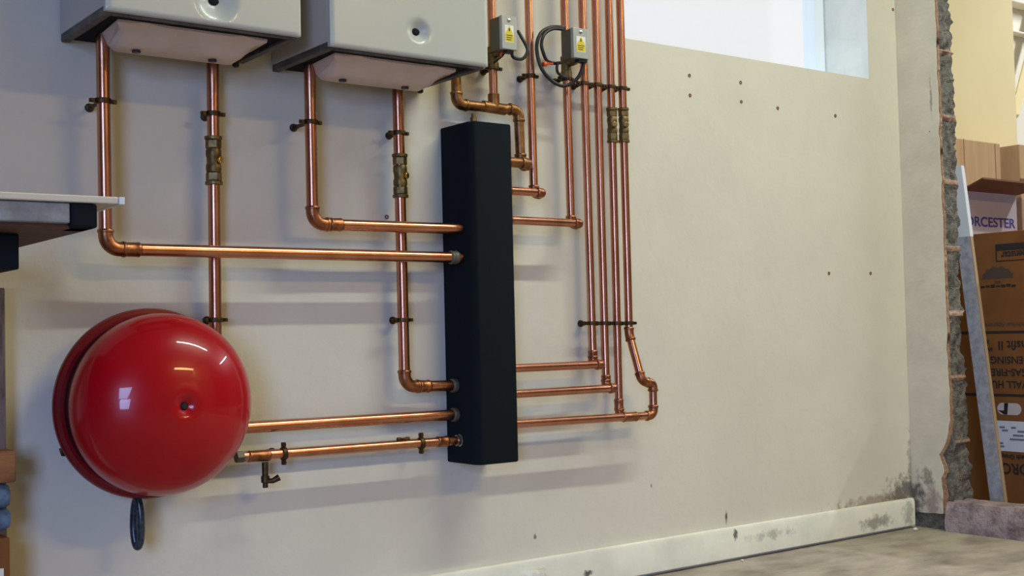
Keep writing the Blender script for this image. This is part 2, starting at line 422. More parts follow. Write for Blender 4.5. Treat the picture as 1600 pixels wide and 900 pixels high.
# ------------------------------------------------------------------ boilers
def boiler(x0, x1, z0, label, knob, kr):
    YF = -.29; z1 = z0+.72
    t = thing('wall_boiler', label, 'boiler', ((x0+x1)/2, 0, z0), 'white wall hung boilers')
    # casing: open-bottomed shell with a rim
    rim = .014; yb = -.004; yf = YF+.016
    obj('casing', boxm(x0, x1, yf, yb, z0+.011, z1), M_side, t, bevel=.0015)
    bm = bmesh.new()
    for b_ in ((x0+.001, x0+rim+.004, yf+.001, yb-.001), (x1-rim-.004, x1-.001, yf+.001, yb-.001), (x0+rim+.004, x1-rim-.004, yf+.001, yf+rim-.002)):
        box(bm, *b_, z0-.004, z0+.0105)
    obj('under_rail', bm, M_rail, t, bevel=.0015)
    obj('underside', boxm(x0+rim+.0045, x1-rim-.0045, yf+rim-.0015, yb-.001, z0+.003, z0+.0105), M_dark, t)
    # front panel with a dished recess
    bm = bmesh.new(); nx, nz = 70, 120
    kx, kz = knob
    V = []
    for i in range(nx+1):
        col = []
        for j in range(nz+1):
            x = x0+(x1-x0)*i/nx; z = z0+(z1-z0)*(j/nz)**1.6
            r = math.hypot(x-kx, (z-kz)*1.05)/kr; s = max(0, 1-r); d = .016*(s*s*(3-2*s))
            ex = min(x-x0, x1-x, z-z0, z1-z); rd = .004*max(0, 1-ex/.008)**2
            col.append(bm.verts.new((x, YF+d+rd, z)))
        V.append(col)
    for i in range(nx):
        for j in range(nz): bm.faces.new((V[i][j], V[i+1][j], V[i+1][j+1], V[i][j+1]))
    ring = [V[i][0] for i in range(nx+1)]+[V[nx][j] for j in range(1, nz+1)]+[V[i][nz] for i in range(nx-1, -1, -1)]+[V[0][j] for j in range(nz-1, 0, -1)]
    back = [bm.verts.new((v.co.x, YF+.0155, v.co.z)) for v in ring]
    for k in range(len(ring)): bm.faces.new((ring[k], ring[k-1], back[k-1], back[k]))
    fp = obj('front_panel', bm, M_white, t, smooth=50)
    bm = lathe(bmesh.new(), [(.0001, -.004), (.011, -.004), (.011, .001), (.006, .003), (.0001, .003)], (kx-.002, YF+.013, kz), (0, -1, 0), 20)
    for v in bm.verts: v.co.z = kz+(v.co.z-kz)*.75
    sc_ = obj('lock_screw', bm, M_dark, fp, smooth=40); sc_['label'] = 'dark screw in the dished recess'
    # drip tray: dished hull, lower at the back
    bm = bmesh.new(); a0, a1 = x0+.046, x1-.046; NS = 24
    rows = []
    prof = [(-.222, z0+.0025, 0), (-.222, z0-.003, 0), (-.218, z0-.005, 0), (-.213, z0-.006, .004), (-.204, z0-.011, .008), (-.186, z0-.018, .014), (-.165, z0-.026, .016), (-.155, z0-.031, .018), (-.105, z0-.035, .02), (-.095, z0-.030, .018), (-.088, z0+.002, .01)]
    for (y, z, ins) in prof:
        row = []
        for i in range(NS+1):
            u = i/NS; x = a0+ins+(a1-a0-2*ins)*u
            wv = math.exp(-((u-.18)/.07)**2)*.7+math.exp(-((u-.84)/.06)**2)*.6
            dz = (.008*wv if -.225 < y < -.17 else 0)
            e = max(0, 1-min(u, 1-u)/.06)
            row.append(bm.verts.new((x, y, z+dz + (.012*e*e if z < z0-.012 else 0))))
        rows.append(row)
    for p, q in zip(rows, rows[1:]):
        for i in range(NS): bm.faces.new((p[i], p[i+1], q[i+1], q[i]))
    for i in (0, NS):
        c0 = [r_[i] for r_ in rows]; bm.faces.new(c0)
    obj('drip_tray', bm, M_tray, t, smooth=45)
    for xx in (x0+.115, x1-.13):
        obj('tray_screw', lathe(bmesh.new(), [(.0001, 0), (.009, 0), (.009, .004), (.0001, .004)], (xx, -.13, z0-.0335), (0, 0, -1), 12), M_blackg, t)
    bm = lathe(bmesh.new(), [(.005, 0), (.005, .022), (.0075, .022), (.0075, .030), (.004, .033)], (x1-.052, -.075, z0+.002), (0, 0, -1), 14)
    obj('drain_nipple', bm, M_blackg, t, smooth=40)
    return t
boiler(.783, 1.193, 1.322, 'left white wall boiler with swirled dish highlight cut by frame top', (1.006, 1.372), .052)
boiler(1.262, 1.674, 1.312, 'right white wall boiler with small dished screw recess, beside grey control box', (1.484, 1.371), .034)

# ------------------------------------------------------------------ pipework
def pipe(label, pts, r=.014, bend=None, material=None, elbows=True, group=None, name='copper_pipe', seg=8):
    pts = [p if isinstance(p, Vector) else W(*p) for p in pts]
    material = material or M_copper
    t = thing(name, label, 'pipe', pts[0], group)
    bend = bend or r*2.1
    path, arcs = fillet(pts, bend, seg)
    obj('tube', tube(bmesh.new(), path, r, 24), material, t, smooth=60)
    if elbows:
        fit = M_solder if material is M_copper else material
        for arc, d1, d2, tt in arcs:
            e = r*.75; bm = bmesh.new(); rr = r+.0016
            pth = [arc[0]+d1*e] + arc + [arc[-1]+d2*e]
            tube(bm, pth, rr, 24)
            for c, d in ((arc[0]+d1*e, d1), (arc[-1]+d2*e, d2)):
                lathe(bm, [(r+.0005, -.006), (rr+.0012, -.005), (rr+.0018, -.002), (rr+.0012, .001), (r+.0003, .0025)], c, d, 24)
            obj('elbow', bm, fit, t, smooth=50)
    return t
def sleeve(t, p, d, r, L=.03, m_=None, name='coupling'):
    p = Vector(p); d = Vector(d).normalized(); rr = r+.0017
    bm = lathe(bmesh.new(), [(r, -L/2-.002), (rr, -L/2), (rr+.001, -L/2+.003), (rr, -L/2+.006), (rr, L/2-.006), (rr+.001, L/2-.003), (rr, L/2), (r, L/2+.002)], p, d, 24)
    return obj(name, bm, m_ or M_solder, t, smooth=50)
def valve(t, p, r, L, knob_dir=None):
    p = Vector(p); bm = bmesh.new()
    k = r*1.12
    lathe(bm, [(k, -.24*L), (k*1.12, -.2*L), (k*1.12, -.1*L), (k, -.06*L), (k*1.02, .06*L), (k*1.12, .1*L), (k*1.12, .2*L), (k, .24*L)], p, (0, 0, 1), 24)
    v = obj('isolating_valve', bm, M_brass, t, smooth=35); v['label'] = 'brass isolating valve on the pipe'
    for s in (-1, 1):
        bm = bmesh.new()
        lathe(bm, [(r*1.02, s*.22*L), (r*1.28, s*.26*L), (r*1.28, s*.4*L), (r*1.2, s*.42*L)], p, (0, 0, 1), 6)
        lathe(bm, [(r*1.2, s*.415*L), (r*1.42, s*.43*L), (r*1.42, s*.49*L), (r*1.1, s*.5*L)], p, (0, 0, 1), 20)
        obj('union_nut', bm, M_brass, v)
    d = Vector(knob_dir or (.55, -1, 0)).normalized()
    bm = lathe(bmesh.new(), [(.006, r*.9), (.006, r*1.28), (.008, r*1.3), (.008, r*1.55), (.006, r*1.62), (.0001, r*1.62)], p, d, 16)
    obj('valve_screw', bm, M_brass_y if knob_dir is None else M_brass, v)
    return v

def ring_clip_mesh(r):
    bm = bmesh.new()
    lathe(bm, [(r+.0004, -.005), (r+.0032, -.005), (r+.004, 0), (r+.0032, .005), (r+.0004, .005)], (0, 0, 0), (0, 0, 1), 24, caps=False)
    for s in (-1, 1):
        box(bm, s*(r+.002) if s > 0 else s*(r+.014), s*(r+.014) if s > 0 else s*(r+.002), -.004, .004, -.004, .004)
        lathe(bm, [(.0001, -.007), (.0038, -.007), (.0038, .006), (.0001, .006)], (s*(r+.009), 0, 0), (0, 1, 0), 8)
    return bm
CLIPS = {}
def clip(p, r, label, horizontal=False, group='brass pipe clips'):
    p = Vector(p); key = (round(r, 4), round(p.y, 3))
    if key not in CLIPS:
        t = thing('pipe_clip', label, 'clip', (0, 0, 0), group)
        obj('ring', ring_clip_mesh(r), M_clip, t, smooth=40)
        bm = bmesh.new(); dep = -p.y
        lathe(bm, [(.0045, r+.001), (.0045, dep-.02), (.006, dep-.02), (.006, dep-.008), (.0085, dep-.007), (.0095, dep-.003), (.0095, dep-.0005)], (0, 0, 0), (0, 1, 0), 16)
        obj('wall_stud', bm, M_clip, t, smooth=40)
        CLIPS[key] = t
    else:
        s = CLIPS[key]; t = s.copy(); COL.objects.link(t)
        for ch in list(s.children):
            c = ch.copy(); COL.objects.link(c); c.parent = t
    t['label'] = label
    t.location = p
    t.rotation_euler = (0, math.pi/2 if horizontal else 0, 0)
    return t

YA, YB = -.087, -.0475
HXL = 1.7265                                                          # left face of the header
def atX(p, X): return Vector((X, p.y, p.z))
P28, P22 = .0135, .011
# boiler pipes
e1 = W(165.5, 389, YA); h1 = atX(W(712, 402.5, YA), HXL-.0005)
p1 = pipe('long copper pipe from left side of left boiler, running to the black header in front', [Vector((W(160.3, 80, YA).x, YA, 1.326)), e1, h1], P28)
sleeve(p1, W(205, 390, YA), (h1-e1), P28, .035)
sleeve(p1, W(715, 402.5, YA)+Vector((-.012, 0, 0)), (1, 0, 0), P28+.001, .02, M_greyd, 'collar')
e2 = W(338.5, 671, YB); h2 = atX(W(716, 647.5, YB), HXL-.0005)
p2 = pipe('copper pipe dropping from left boiler through a brass valve and behind the red vessel', [Vector((W(332.3, 95, YB).x, YB, 1.322)), e2, h2], P28)
valve(p2, W(333.8, 251, YB), P28, .108)
sleeve(p2, h2+Vector((-.006, 0, 0)), (1, 0, 0), P28+.0015, .012, M_greyd, 'collar')
e3 = W(488.8, 350, YA); h3 = atX(W(714, 357.5, YA), HXL-.0005)
p3 = pipe('copper pipe from left side of right boiler, shorter upper run into the black header', [Vector((W(484, 125, YA).x, YA, 1.316)), e3, h3], P28)
sleeve(p3, W(524, 351, YA), (h3-e3), P28, .03)
e4 = W(632.5, 604, YB); h4 = atX(W(718, 602, YB), HXL-.0005)
p4 = pipe('copper pipe dropping from right boiler through brass valve, crossing behind two horizontal pipes', [Vector((W(621.3, 140, YB).x, YB, 1.312)), e4, h4], P28)
valve(p4, W(625.2, 275, YB), P28, .108)
sleeve(p4, W(662, 603.5, YB), (h4-e4), P28, .03)
sleeve(p4, h4+Vector((-.006, 0, 0)), (1, 0, 0), P28+.0015, .012, M_greyd, 'collar')
# pipe from the vessel
YV = -.062
v0 = W(374, 714, YV); v1 = atX(W(727, 687.2, YV), HXL-.0005)
p5 = pipe('thin lowest copper pipe from red vessel to black header, with small drain tap', [v0, v1], P22, elbows=False)
sleeve(p5, W(404, 712.5, YV), v1-v0, P22, .05)
sleeve(p5, W(691, 690, YV), v1-v0, P22, .03)
bm = lathe(bmesh.new(), [(.009, -.008), (.0135, -.008), (.0135, .006), (.012, .010), (.012, .014)], v0, v1-v0, 6)
o = obj('union_nut', bm, M_greyd, p5); o['label'] = 'grey union nut'
bm = lathe(bmesh.new(), [(.0085, -.034), (.0085, -.012), (.014, -.012), (.014, -.004), (.0155, -.003), (.0155, -.0005)], v1, (1, 0, 0), 8)
o = obj('threaded_tail', bm, M_steel, p5); o['label'] = 'shiny threaded steel tail'
dc = W(414, 716, YV)
bm = lathe(bmesh.new(), [(.007, 0), (.007, .03), (.0095, .03), (.0095, .044), (.006, .046), (.006, .056), (.0001, .056)], dc+Vector((0, 0, -.009)), (0, 0, -1), 12)
o = obj('drain_tap', bm, M_clip, p5, smooth=40); o['label'] = 'dark brass drain tap below the pipe'
bm = tube(bmesh.new(), [dc+Vector((.002, -.004, -.05)), dc+Vector((.012, -.012, -.05)), dc+Vector((.026, -.016, -.043))], [.0055, .006, .008], 10)
obj('spout', bm, M_clip, o, smooth=40)
bm = lathe(bmesh.new(), [(.003, -.017), (.0055, -.016), (.0055, -.008), (.004, -.006), (.004, .006), (.0055, .008), (.0055, .016), (.003, .017)], W(630, 686.5, YV), (v1-v0), 10)
o = obj('bleed_stub', bm, M_clip, p5, smooth=40)

# right-hand pipes
YW, YS = -.048, -.088
HXR = 1.8525
RV = .0105
def riser(label, x_top, x_mid, y_mid, x_bot, y_bot, stub_y, r=RV, rs=RV, material=None, down=.0):
    """pipe down the wall, elbow forward, stub back into the right face of the header"""
    low = W(x_bot, y_bot, YW); st = W(x_bot, stub_y, YW)
    top = W(x_top-4, -140, YW)
    sz = W(850, stub_y, YS).z
    pts = [Vector((top.x, YW, 2.2)), Vector((low.x, YW, sz)), Vector((low.x, YS, sz)), Vector((HXR+.0005, YS, sz))]
    return pipe(label, pts, r, r*1.25, material)
# bronze run with tee
zt = W(760, 163, YW)
yq = W(812, 262, YS).z
b0 = Vector((W(712.5, 120, YW).x, YW, 2.2)); b1 = Vector((b0.x, YW, W(712, 163, YW).z)); b2 = Vector((W(810, 175, YW).x, YW, W(812, 172, YW).z))
b3 = Vector((b2.x+.004, YW, W(816, 259, YW).z)); b4 = Vector((b3.x, YS, b3.z)); b5 = Vector((HXR+.0005, YS, b3.z))
pb = pipe('dark tarnished copper pipe zigzagging from under right boiler over the black header', [b0, b1, b2, b3, b4, b5], .0128, .02, M_copper_old)
tx = W(771.5, 160, YW)
tz = b1.z+(b2.z-b1.z)*(tx.x-b1.x)/(b2.x-b1.x)
bm = bmesh.new(); tube(bm, [Vector((tx.x-.035, YW, tz+.001)), Vector((tx.x+.035, YW, tz-.002))], .0148, 20); tube(bm, [Vector((tx.x, YW, tz)), Vector((tx.x, YW, tz+.035))], .0148, 20, caps=False)
obj('tee', bm, M_copper_old, pb, smooth=50)
pt = pipe('upright copper pipe carrying the left grey control box, dropping onto the bronze tee', [Vector((tx.x, YW, 2.2)), Vector((tx.x, YW, tz+.0152))], P22, elbows=False)
r2 = riser('copper pipe between the two grey control boxes, ending in an upper stub on header', 825, 0, 0, 834, 290, 301.5, P22)
r3 = riser('copper pipe carrying the right grey control box, ending in third stub on header', 880, 0, 0, 892, 335, 346.5, P22)
rr = []
# four parallel risers
q1 = riser('leftmost of four parallel copper risers beside the window, ending in highest low stub', 908, 0, 0, 926.5, 566, 573.5, .0108, .0095)
q2 = riser('second of four parallel copper risers from left, ending in middle low stub', 930, 0, 0, 947, 605, 613, .0108, .0095)
z3 = W(968, 652.5, YS).z
x3 = W(968, 640, YW).x
q3 = pipe('third of four parallel copper risers from left, with brass valve, joining lowest stub', [Vector((W(951, 0, YW).x, YW, 2.2)), W(967.5, 640, YW)+Vector((0, 0, .012)), Vector((x3, YW, z3)), Vector((x3, YS+.0145, z3))], .0108, .013)
for (t_, px, py) in ((q1, 926.5, 556), (q2, 947, 595), (q3, 967, 632)):
    sleeve(t_, W(px, py, YW), (0, 0, 1), .0108, .028)
c0 = Vector((HXR+.0005, YS, W(815, 661.5, YS).z)); c1 = W(1021, 649, YS); c2 = W(1020, 599, YS); c3 = W(1003, 596, YS-.0); c4 = W(983, 522, YW); c5 = Vector((W(968.5, 0, YW).x, YW, 2.2))
q4 = pipe('rightmost of four parallel copper risers, kinking right to lowest stub and header', [c0, c1, c2, c3, c4, c5], .0112, [.018, .014, .02, .06])
sleeve(q4, (Vector((x3, YS, c0.z+(c1.z-c0.z)*(x3-c0.x)/(c1.x-c0.x)))), c1-c0, .0112, .05, name='tee')
for (t_, px, py) in ((q3, 956.5, 196), (q4, 974.5, 196)):
    valve(t_, W(px, py, YW), .0112, .098, (-.3, -1, 0))
for s_, yy, px in ((r2, 301.5, 812), (r3, 346.5, 818), (pb, 260, 812)):
    sleeve(s_, Vector((HXR+.0145, YS, W(850 if s_ is not pb else 816, yy, YS).z if s_ is not pb else b5.z)), (1, 0, 0), P22, .022)

# clips
for (x, y, Y, r, lab) in (
    (160.7, 158, YA, P28, 'dark ring clip under left end of left boiler'),
    (332.8, 178, YB, P28, 'dark ring clip under right end of left boiler, above the brass valve'),
    (485.2, 191, YA, P28, 'dark ring clip under left end of right boiler'),
    (622.8, 208, YB, P28, 'dark ring clip under right end of right boiler, above the brass valve'),
    (336.3, 500, YB, P28, 'dark ring clip just above the red vessel'),
    (629.0, 500, YB, P28, 'dark ring clip left of the black header, at mid height'),
    (771.3, 107, YW, P22, 'dark ring clip below the left grey control box'),
    (828.5, 119, YW, P22, 'dark ring clip between the two grey control boxes'),
    (884.0, 123, YW, P22, 'dark ring clip under right grey control box, within the cable loop'),
    (912.5, 130.5, YW, .0108, 'upper brass clip on leftmost of the four risers'),
    (933.0, 133, YW, .0108, 'upper brass clip on second riser of four from left'),
    (954.5, 136, YW, .0108, 'upper brass clip on third riser of four, above its valve'),
    (972.3, 138.5, YW, .0112, 'upper brass clip on rightmost of the four risers'),
    (924.2, 505, YW, .0108, 'lower brass clip on leftmost of the four risers'),
    (944.2, 505, YW, .0108, 'lower brass clip on second riser of four from left'),
    (963.8, 505, YW, .0108, 'lower brass clip on third riser of four from left'),
    (982.6, 505, YW, .0112, 'lower brass clip on rightmost riser, just above its kink')):
    clip(W(x, y, Y), r, lab)
for (x, lab) in ((443, 'brass clip on the lowest pipe near the drain tap'), (658, 'brass clip on the lowest pipe near the black header')):
    s_ = (W(x, 700, YV).x-v0.x)/(v1.x-v0.x)
    clip(v0+(v1-v0)*s_, P22, lab, True)

# ------------------------------------------------------------------ black header
t = thing('low_loss_header', 'tall matt black insulated header box joined by all the copper pipes', 'header', ((HXL+HXR)/2, 0, .372))
ch = .012
bm = prism(bmesh.new(), [(HXL, -.0005), (HXL, -.137+ch*1.6), (HXL+ch, -.137), (HXR-.006, -.137), (HXR, -.131), (HXR, -.0005)], 'z', .373, 1.2145)
obj('cover', bm, M_black, t, bevel=.004)
vt = W(740, 190, -.085)
bm = lathe(bmesh.new(), [(.006, -.012), (.006, .006), (.0085, .006), (.0085, .018), (.006, .02), (.006, .028), (.0001, .028)], Vector((vt.x, -.085, 1.2145)), (0, 0, 1), 10)
o = obj('air_vent', bm, M_brass, t, smooth=40); o['label'] = 'small brass air vent on the top'

# ------------------------------------------------------------------ red expansion vessel
vx, vz = .934, .564
t = thing('expansion_vessel', 'glossy red domed pressure vessel on the wall under the left boiler', 'vessel', (vx, 0, vz-.197))
prof = [(.0001, -.018), (.06, -.018), (.1, -.024), (.115, -.040), (.13, -.056), (.148, -.066), (.1835, -.0735)]
bm = lathe(bmesh.new(), [(r, -y) for r, y in prof], (vx, 0, vz), (0, -1, 0), 96)
obj('back_shell', bm, M_red, t, smooth=50)
prof = [(.1836, -.073), (.194, -.0735), (.197, -.078), (.197, -.088), (.194, -.0935), (.186, -.095), (.1825, -.1)]
bm = lathe(bmesh.new(), [(r, -y) for r, y in prof], (vx, 0, vz), (0, -1, 0), 96)
obj('rim', bm, M_redk, t, smooth=40)
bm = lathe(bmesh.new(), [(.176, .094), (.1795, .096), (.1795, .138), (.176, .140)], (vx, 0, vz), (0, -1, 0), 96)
o = obj('shade_band', bm, mat('groove shade red', (.03, .003, .004, 1), .5, spec=.2), t, smooth=40); o['label'] = 'groove behind the front shell, its shade painted as a dark band'  # shade in the groove put in as a near-black red band
prof = [(.174, -.13), (.182, -.139), (.1848, -.143), (.1848, -.15)]
R0, ya, yb_ = .1845, -.16, -.28
N = 40
for k in range(N+1):
    th = math.pi/2*k/N; r = R0*math.cos(th); y = ya+(yb_-ya)*math.sin(th)
    q = max(0, 1-r/.026); y += .012*q*q*(3-2*q)
    q2 = math.exp(-((r-.034)/.006)**2); y -= .0012*q2
    prof.append((max(r, .0001), y))
bm = lathe(bmesh.new(), [(r, -y) for r, y in prof], (vx, 0, vz), (0, -1, 0), 128)
fs = obj('front_shell', bm, M_red, t, smooth=60)
bm = lathe(bmesh.new(), [(.008, .262), (.008, .271), (.0055, .274), (.0001, .274)], (vx, 0, vz), (0, -1, 0), 16)
o = obj('valve_cap', bm, M_blackg, fs, smooth=40); o['label'] = 'small dark charging valve in the centre dimple'
bm = prism(bmesh.new(), [(vx-.180, vz-.082), (vx-.165, vz-.078), (vx-.16, vz-.098), (vx-.175, vz-.098)], 'y', -.07, -.062)
o = obj('mounting_lug', bm, M_clip, t, bevel=.002); o['label'] = 'dark mounting lug at the left edge'
bm = boxm(vx-.03, vx+.03, -.02, -.0005, vz-.12, vz+.12); obj('wall_bracket', bm, M_clip, t)
# rubber loop under it
l0 = W(212, 786, -.085); l1 = W(212, 858, -.085)
cx, cz, hh = l0.x, (l0.z+l1.z)/2+.006, (l0.z-l1.z)/2
pth = []
for k in range(40):
    a_ = 2*math.pi*k/40; s_ = math.sin(a_); c_ = math.cos(a_)
    pth.append(Vector((cx+.003+(.0036*c_*(1-.25*s_)), -.085-.012*c_, cz+(hh+.002)*s_)))
bm = tube(bmesh.new(), pth, .0078, 14, closed=True)
tag(obj('hose_loop', bm, mat('glossy black hose', (.016, .02, .024, 1), .22, col2=(.05, .07, .09, 1), nscale=60), smooth=180), 'small shiny black loop hanging under the red vessel', 'loop')

# ------------------------------------------------------------------ motorised valve boxes
def control_box(name, label, x0, x1, z0, z1, yf, yb, px):
    t = thing(name, label, 'control box', ((x0+x1)/2, 0, z0), 'grey valve control boxes')
    obj('cover', boxm(x0, x1, yf, yf+.012, z0, z1), M_grey, t, bevel=.0015)
    obj('housing', boxm(x0+.001, x1-.001, yf+.012, yb, z0+.001, z1-.001), M_greyd, t, bevel=.001)
    w_ = x1-x0; h_ = z1-z0; cx_ = x0+w_*.47
    lb = obj('warning_label', boxm(cx_-w_*.29, cx_+w_*.29, yf-.0006, yf-.0001, z0+.2*h_, z0+.72*h_), M_label, t); lb['label'] = 'white and yellow warning sticker'
    obj('caution_panel', boxm(cx_-w_*.27, cx_+w_*.27, yf-.001, yf-.0006, z0+.22*h_, z0+.46*h_), M_yellow, lb)
    tw = w_*.25; zb = z0+.47*h_; zt_ = z0+.7*h_
    obj('caution_triangle', prism(bmesh.new(), [(cx_-tw, zb), (cx_+tw, zb), (cx_, zt_)], 'y', yf-.001, yf-.0006), M_yellow, lb)
    obj('exclamation_mark', prism(bmesh.new(), [(cx_-.002, zb+.006), (cx_+.002, zb+.006), (cx_+.0014, zb+.014), (cx_-.0014, zb+.014)], 'y', yf-.0014, yf-.001), M_ink, lb)
    bm = bmesh.new()
    for k in range(3): box(bm, cx_-w_*.2, cx_+w_*.2*(1-.2*k), yf-.0013, yf-.001, z0+(.40-.065*k)*h_, z0+(.425-.065*k)*h_)
    obj('printed_lines', bm, M_inkfade, lb)
    bm = lathe(bmesh.new(), [(.0045, 0), (.0045, .002), (.003, .003), (.0001, .003)], (cx_, yf, z0+.87*h_), (0, -1, 0), 12)
    obj('cover_screw', bm, M_steel, t, smooth=40)
    bm = bmesh.new()                                                # valve body behind, round the pipe
    lathe(bm, [(.0125, -.03), (.0155, -.028), (.0155, -.012), (.014, -.01), (.014, .01), (.0155, .012), (.0155, .028), (.0125, .03)], (px, YW, z0-.004), (0, 0, 1), 24, caps=False)
    lathe(bm, [(.009, .0145), (.009, yb*-1-.048+.0)], (px, YW, z0+.004), (0, -1, 0), 12)
    obj('valve_body', bm, M_brass, t)
    return t
zb1x0, zb1x1 = 1.826, 1.873
t1 = control_box('valve_control_box', 'left grey metal control box with yellow warning sticker, beside right boiler', zb1x0, zb1x1, 1.403, 1.488, -.14, -.085, tx.x)
g = lambda x, y, Y: W(x, y, Y)
bm = tube(bmesh.new(), spline([g(799, 78, -.125), g(801, 88, -.125), g(808, 92, -.12), g(816, 92, -.1), g(822, 86, -.085), g(824, 76, -.075), g(817, 62, -.07), g(809, 48, -.06)], 8), .0045, 10)
o = obj('flex_cable', bm, M_blackg, t1, smooth=180); o['label'] = 'short black looped cable'
obj('cable_gland', boxm(zb1x0+.018, zb1x0+.04, -.135, -.115, 1.396, 1.403), M_blackg, t1, bevel=.002)
bm = tube(bmesh.new(), spline([g(789, 78, -.1), g(786, 86, -.1), g(778, 93, -.09), g(772, 98, -.07)], 8), .003, 8)
o = obj('link_wire', bm, M_blackg, t1, smooth=180)
bm = tube(bmesh.new(), spline([g(786, 79, -.105), g(783, 84, -.105), g(782, 88, -.1)], 6), .0032, 8)
o = obj('wire_sleeve', bm, M_orange, o, smooth=180); o['label'] = 'orange wire sleeve'
def r3x(z):
    lo = W(892, 335, YW).x; hi = W(876, -140, YW).x; zl = W(850, 346.5, YS).z
    return lo+(hi-lo)*(z-zl)/(2.2-zl)
zb2x0, zb2x1 = W(896, 60, -.14).x, W(920, 60, -.14).x
t2 = control_box('valve_control_box', 'right grey metal control box with yellow warning sticker, trailing a big cable loop', zb2x0, zb2x1, W(908, 91, -.14).z, W(908, 44, -.14).z, -.14, -.088, r3x(W(908, 91, -.14).z))
bm = tube(bmesh.new(), spline([g(913, 92, -.125), g(911, 104, -.125), g(904, 120, -.12), g(892, 131, -.11), g(878, 134, -.1), g(862, 126, -.09), g(848, 110, -.085), g(840, 88, -.08), g(839, 68, -.08), g(845, 52, -.08), g(857, 44, -.08), g(870, 42, -.078), g(882, 44, -.072)], 8), .005, 12)
o = obj('flex_cable', bm, M_blackg, t2, smooth=180); o['label'] = 'black cable in a large loop'
bm = tube(bmesh.new(), spline([g(880, 46, -.075), g(864, 45, -.085), g(851, 53, -.09), g(846, 68, -.09), g(849, 83, -.09), g(855, 95, -.088), g(866, 99, -.085), g(876, 98, -.075)], 8), 0.0045, 10)
obj('flex_cable', bm, M_blackg, t2, smooth=180)
bm = tube(bmesh.new(), spline([g(872, 97, -.09), g(870, 106, -.09), g(872, 114, -.088), g(879, 119, -.08), g(886, 121, -.07)], 8), .004, 10)
obj('flex_cable', bm, M_blackg, t2, smooth=180)
obj('cable_gland', boxm(zb2x0+.022, zb2x1-.002, -.135, -.115, W(908, 91, -.14).z-.008, W(908, 91, -.14).z), M_blackg, t2, bevel=.002)
bm = lathe(bmesh.new(), [(.004, -.006), (.0065, -.005), (.0065, .005), (.004, .006)], g(851, 100, -.088), (1, 0, .25), 12)
lathe(bm, [(.0035, -.006), (.0035, .012)], g(858, 99, -.088), (1, 0, 0), 10)
o = obj('wire_connector', bm, M_orange, t2, smooth=40); o['label'] = 'orange wire connector in the cable loop'

# ------------------------------------------------------------------ workbench at left
ZB = .86; near = WZ(150, 357, ZB); yn = near.y; xe = near.x
t = thing('workbench', 'end of a workbench with steel edge and dark underside at far left', 'workbench', (xe-.4, yn+.3, 0))
x_g = W(110, 335, yn).x
obj('top_board', boxm(-.9, xe, yn+.012, -.06, ZB, ZB+.028), M_ply, t, bevel=.002)
obj('end_cap', boxm(x_g, xe+.001, yn-.006, yn+.06, ZB-.0, ZB+.036), M_black, t, bevel=.004)
bm = boxm(-.9, x_g-.0015, yn-.004, yn+.0115, W(60, 347.5, yn).z, max(W(150, 327, yn-.01).z, ZB+.0365)-.0006); o = obj('edge_rail', bm, M_galv, t, bevel=.002); o['label'] = 'scuffed grey galvanised edge rail'
kx_ = WZ(30, 396, ZB-.035); bm = boxm(-.9, W(30, 370, yn+.12).x, yn+.12, -.1, ZB-.055, ZB-.0005); obj('bearer', bm, M_dark, t, bevel=.003)
xl = W(9, 560, -.06).x
o = obj('leg', boxm(xl-.06, xl, -.06, -.0005, 0, ZB-.056), M_woodg, t, bevel=.003)
zr0, zr1 = W(20, 754, -.12).z, W(20, 704, -.12).z
o = obj('stretcher', boxm(-.9, W(25, 730, -.12).x, -.12, -.0605, zr0, zr1), M_wood, t, bevel=.003); o['label'] = 'brown wooden stretcher'
pe = W(195, 318, yn-.01)
t = thing('white_plank', 'long white plank lying on the workbench and overhanging its right end', 'plank', (pe.x-.4, yn, ZB+.036))
zp0, zp1 = W(150, 327, yn-.01).z, W(150, 306, yn-.01).z
zp0 = max(zp0, ZB+.0365)
obj('board', boxm(-.9, pe.x-.009, yn-.01, yn+.15, zp0, zp1), M_board, t, bevel=.002)
o = obj('end_strip', boxm(pe.x-.0088, pe.x, yn-.011, yn+.15, zp0-.0005, zp1), M_postw, t, bevel=.001); o['label'] = 'bright white edging on the cut end'
# bundle and carton below
z0_ = W(10, 838, -.12).z
bm = bmesh.new(); xe_ = W(14, 800, -.1).x
for k, zc in enumerate((.0255, .071)):
    R_ = .0235
    lathe(bm, [(.0001, 0), (R_*.8, 0), (R_, .01), (R_*.96, .2), (R_, .6), (.0001, .6)], (xe_, -.0945, z0_+zc+.004), (-1, .0, .0), 20)
for v in bm.verts: v.co += Vector((0, .004*mnoise.noise(v.co*30), .004*mnoise.noise(v.co*25)))
tag(obj('rolled_cloth', bm, M_blue, smooth=60), 'blue rolled cloth below the workbench at the left edge', 'cloth')
bx1 = W(16, 870, -.12).x
t = thing('cardboard_box', 'slim brown carton under the blue cloth at the left edge', 'box', (bx1-.3, -.09, 0), 'cardboard cartons')
obj('body', boxm(bx1-.6, bx1, -.119, -.0615, 0, z0_-.003), M_card, t, bevel=.003)
o = obj('tape', boxm(bx1-.6, bx1-.012, -.1202, -.1191, .0, W(5, 888, -.12).z), M_label, t); o['label'] = 'pale tape strip low on the carton'

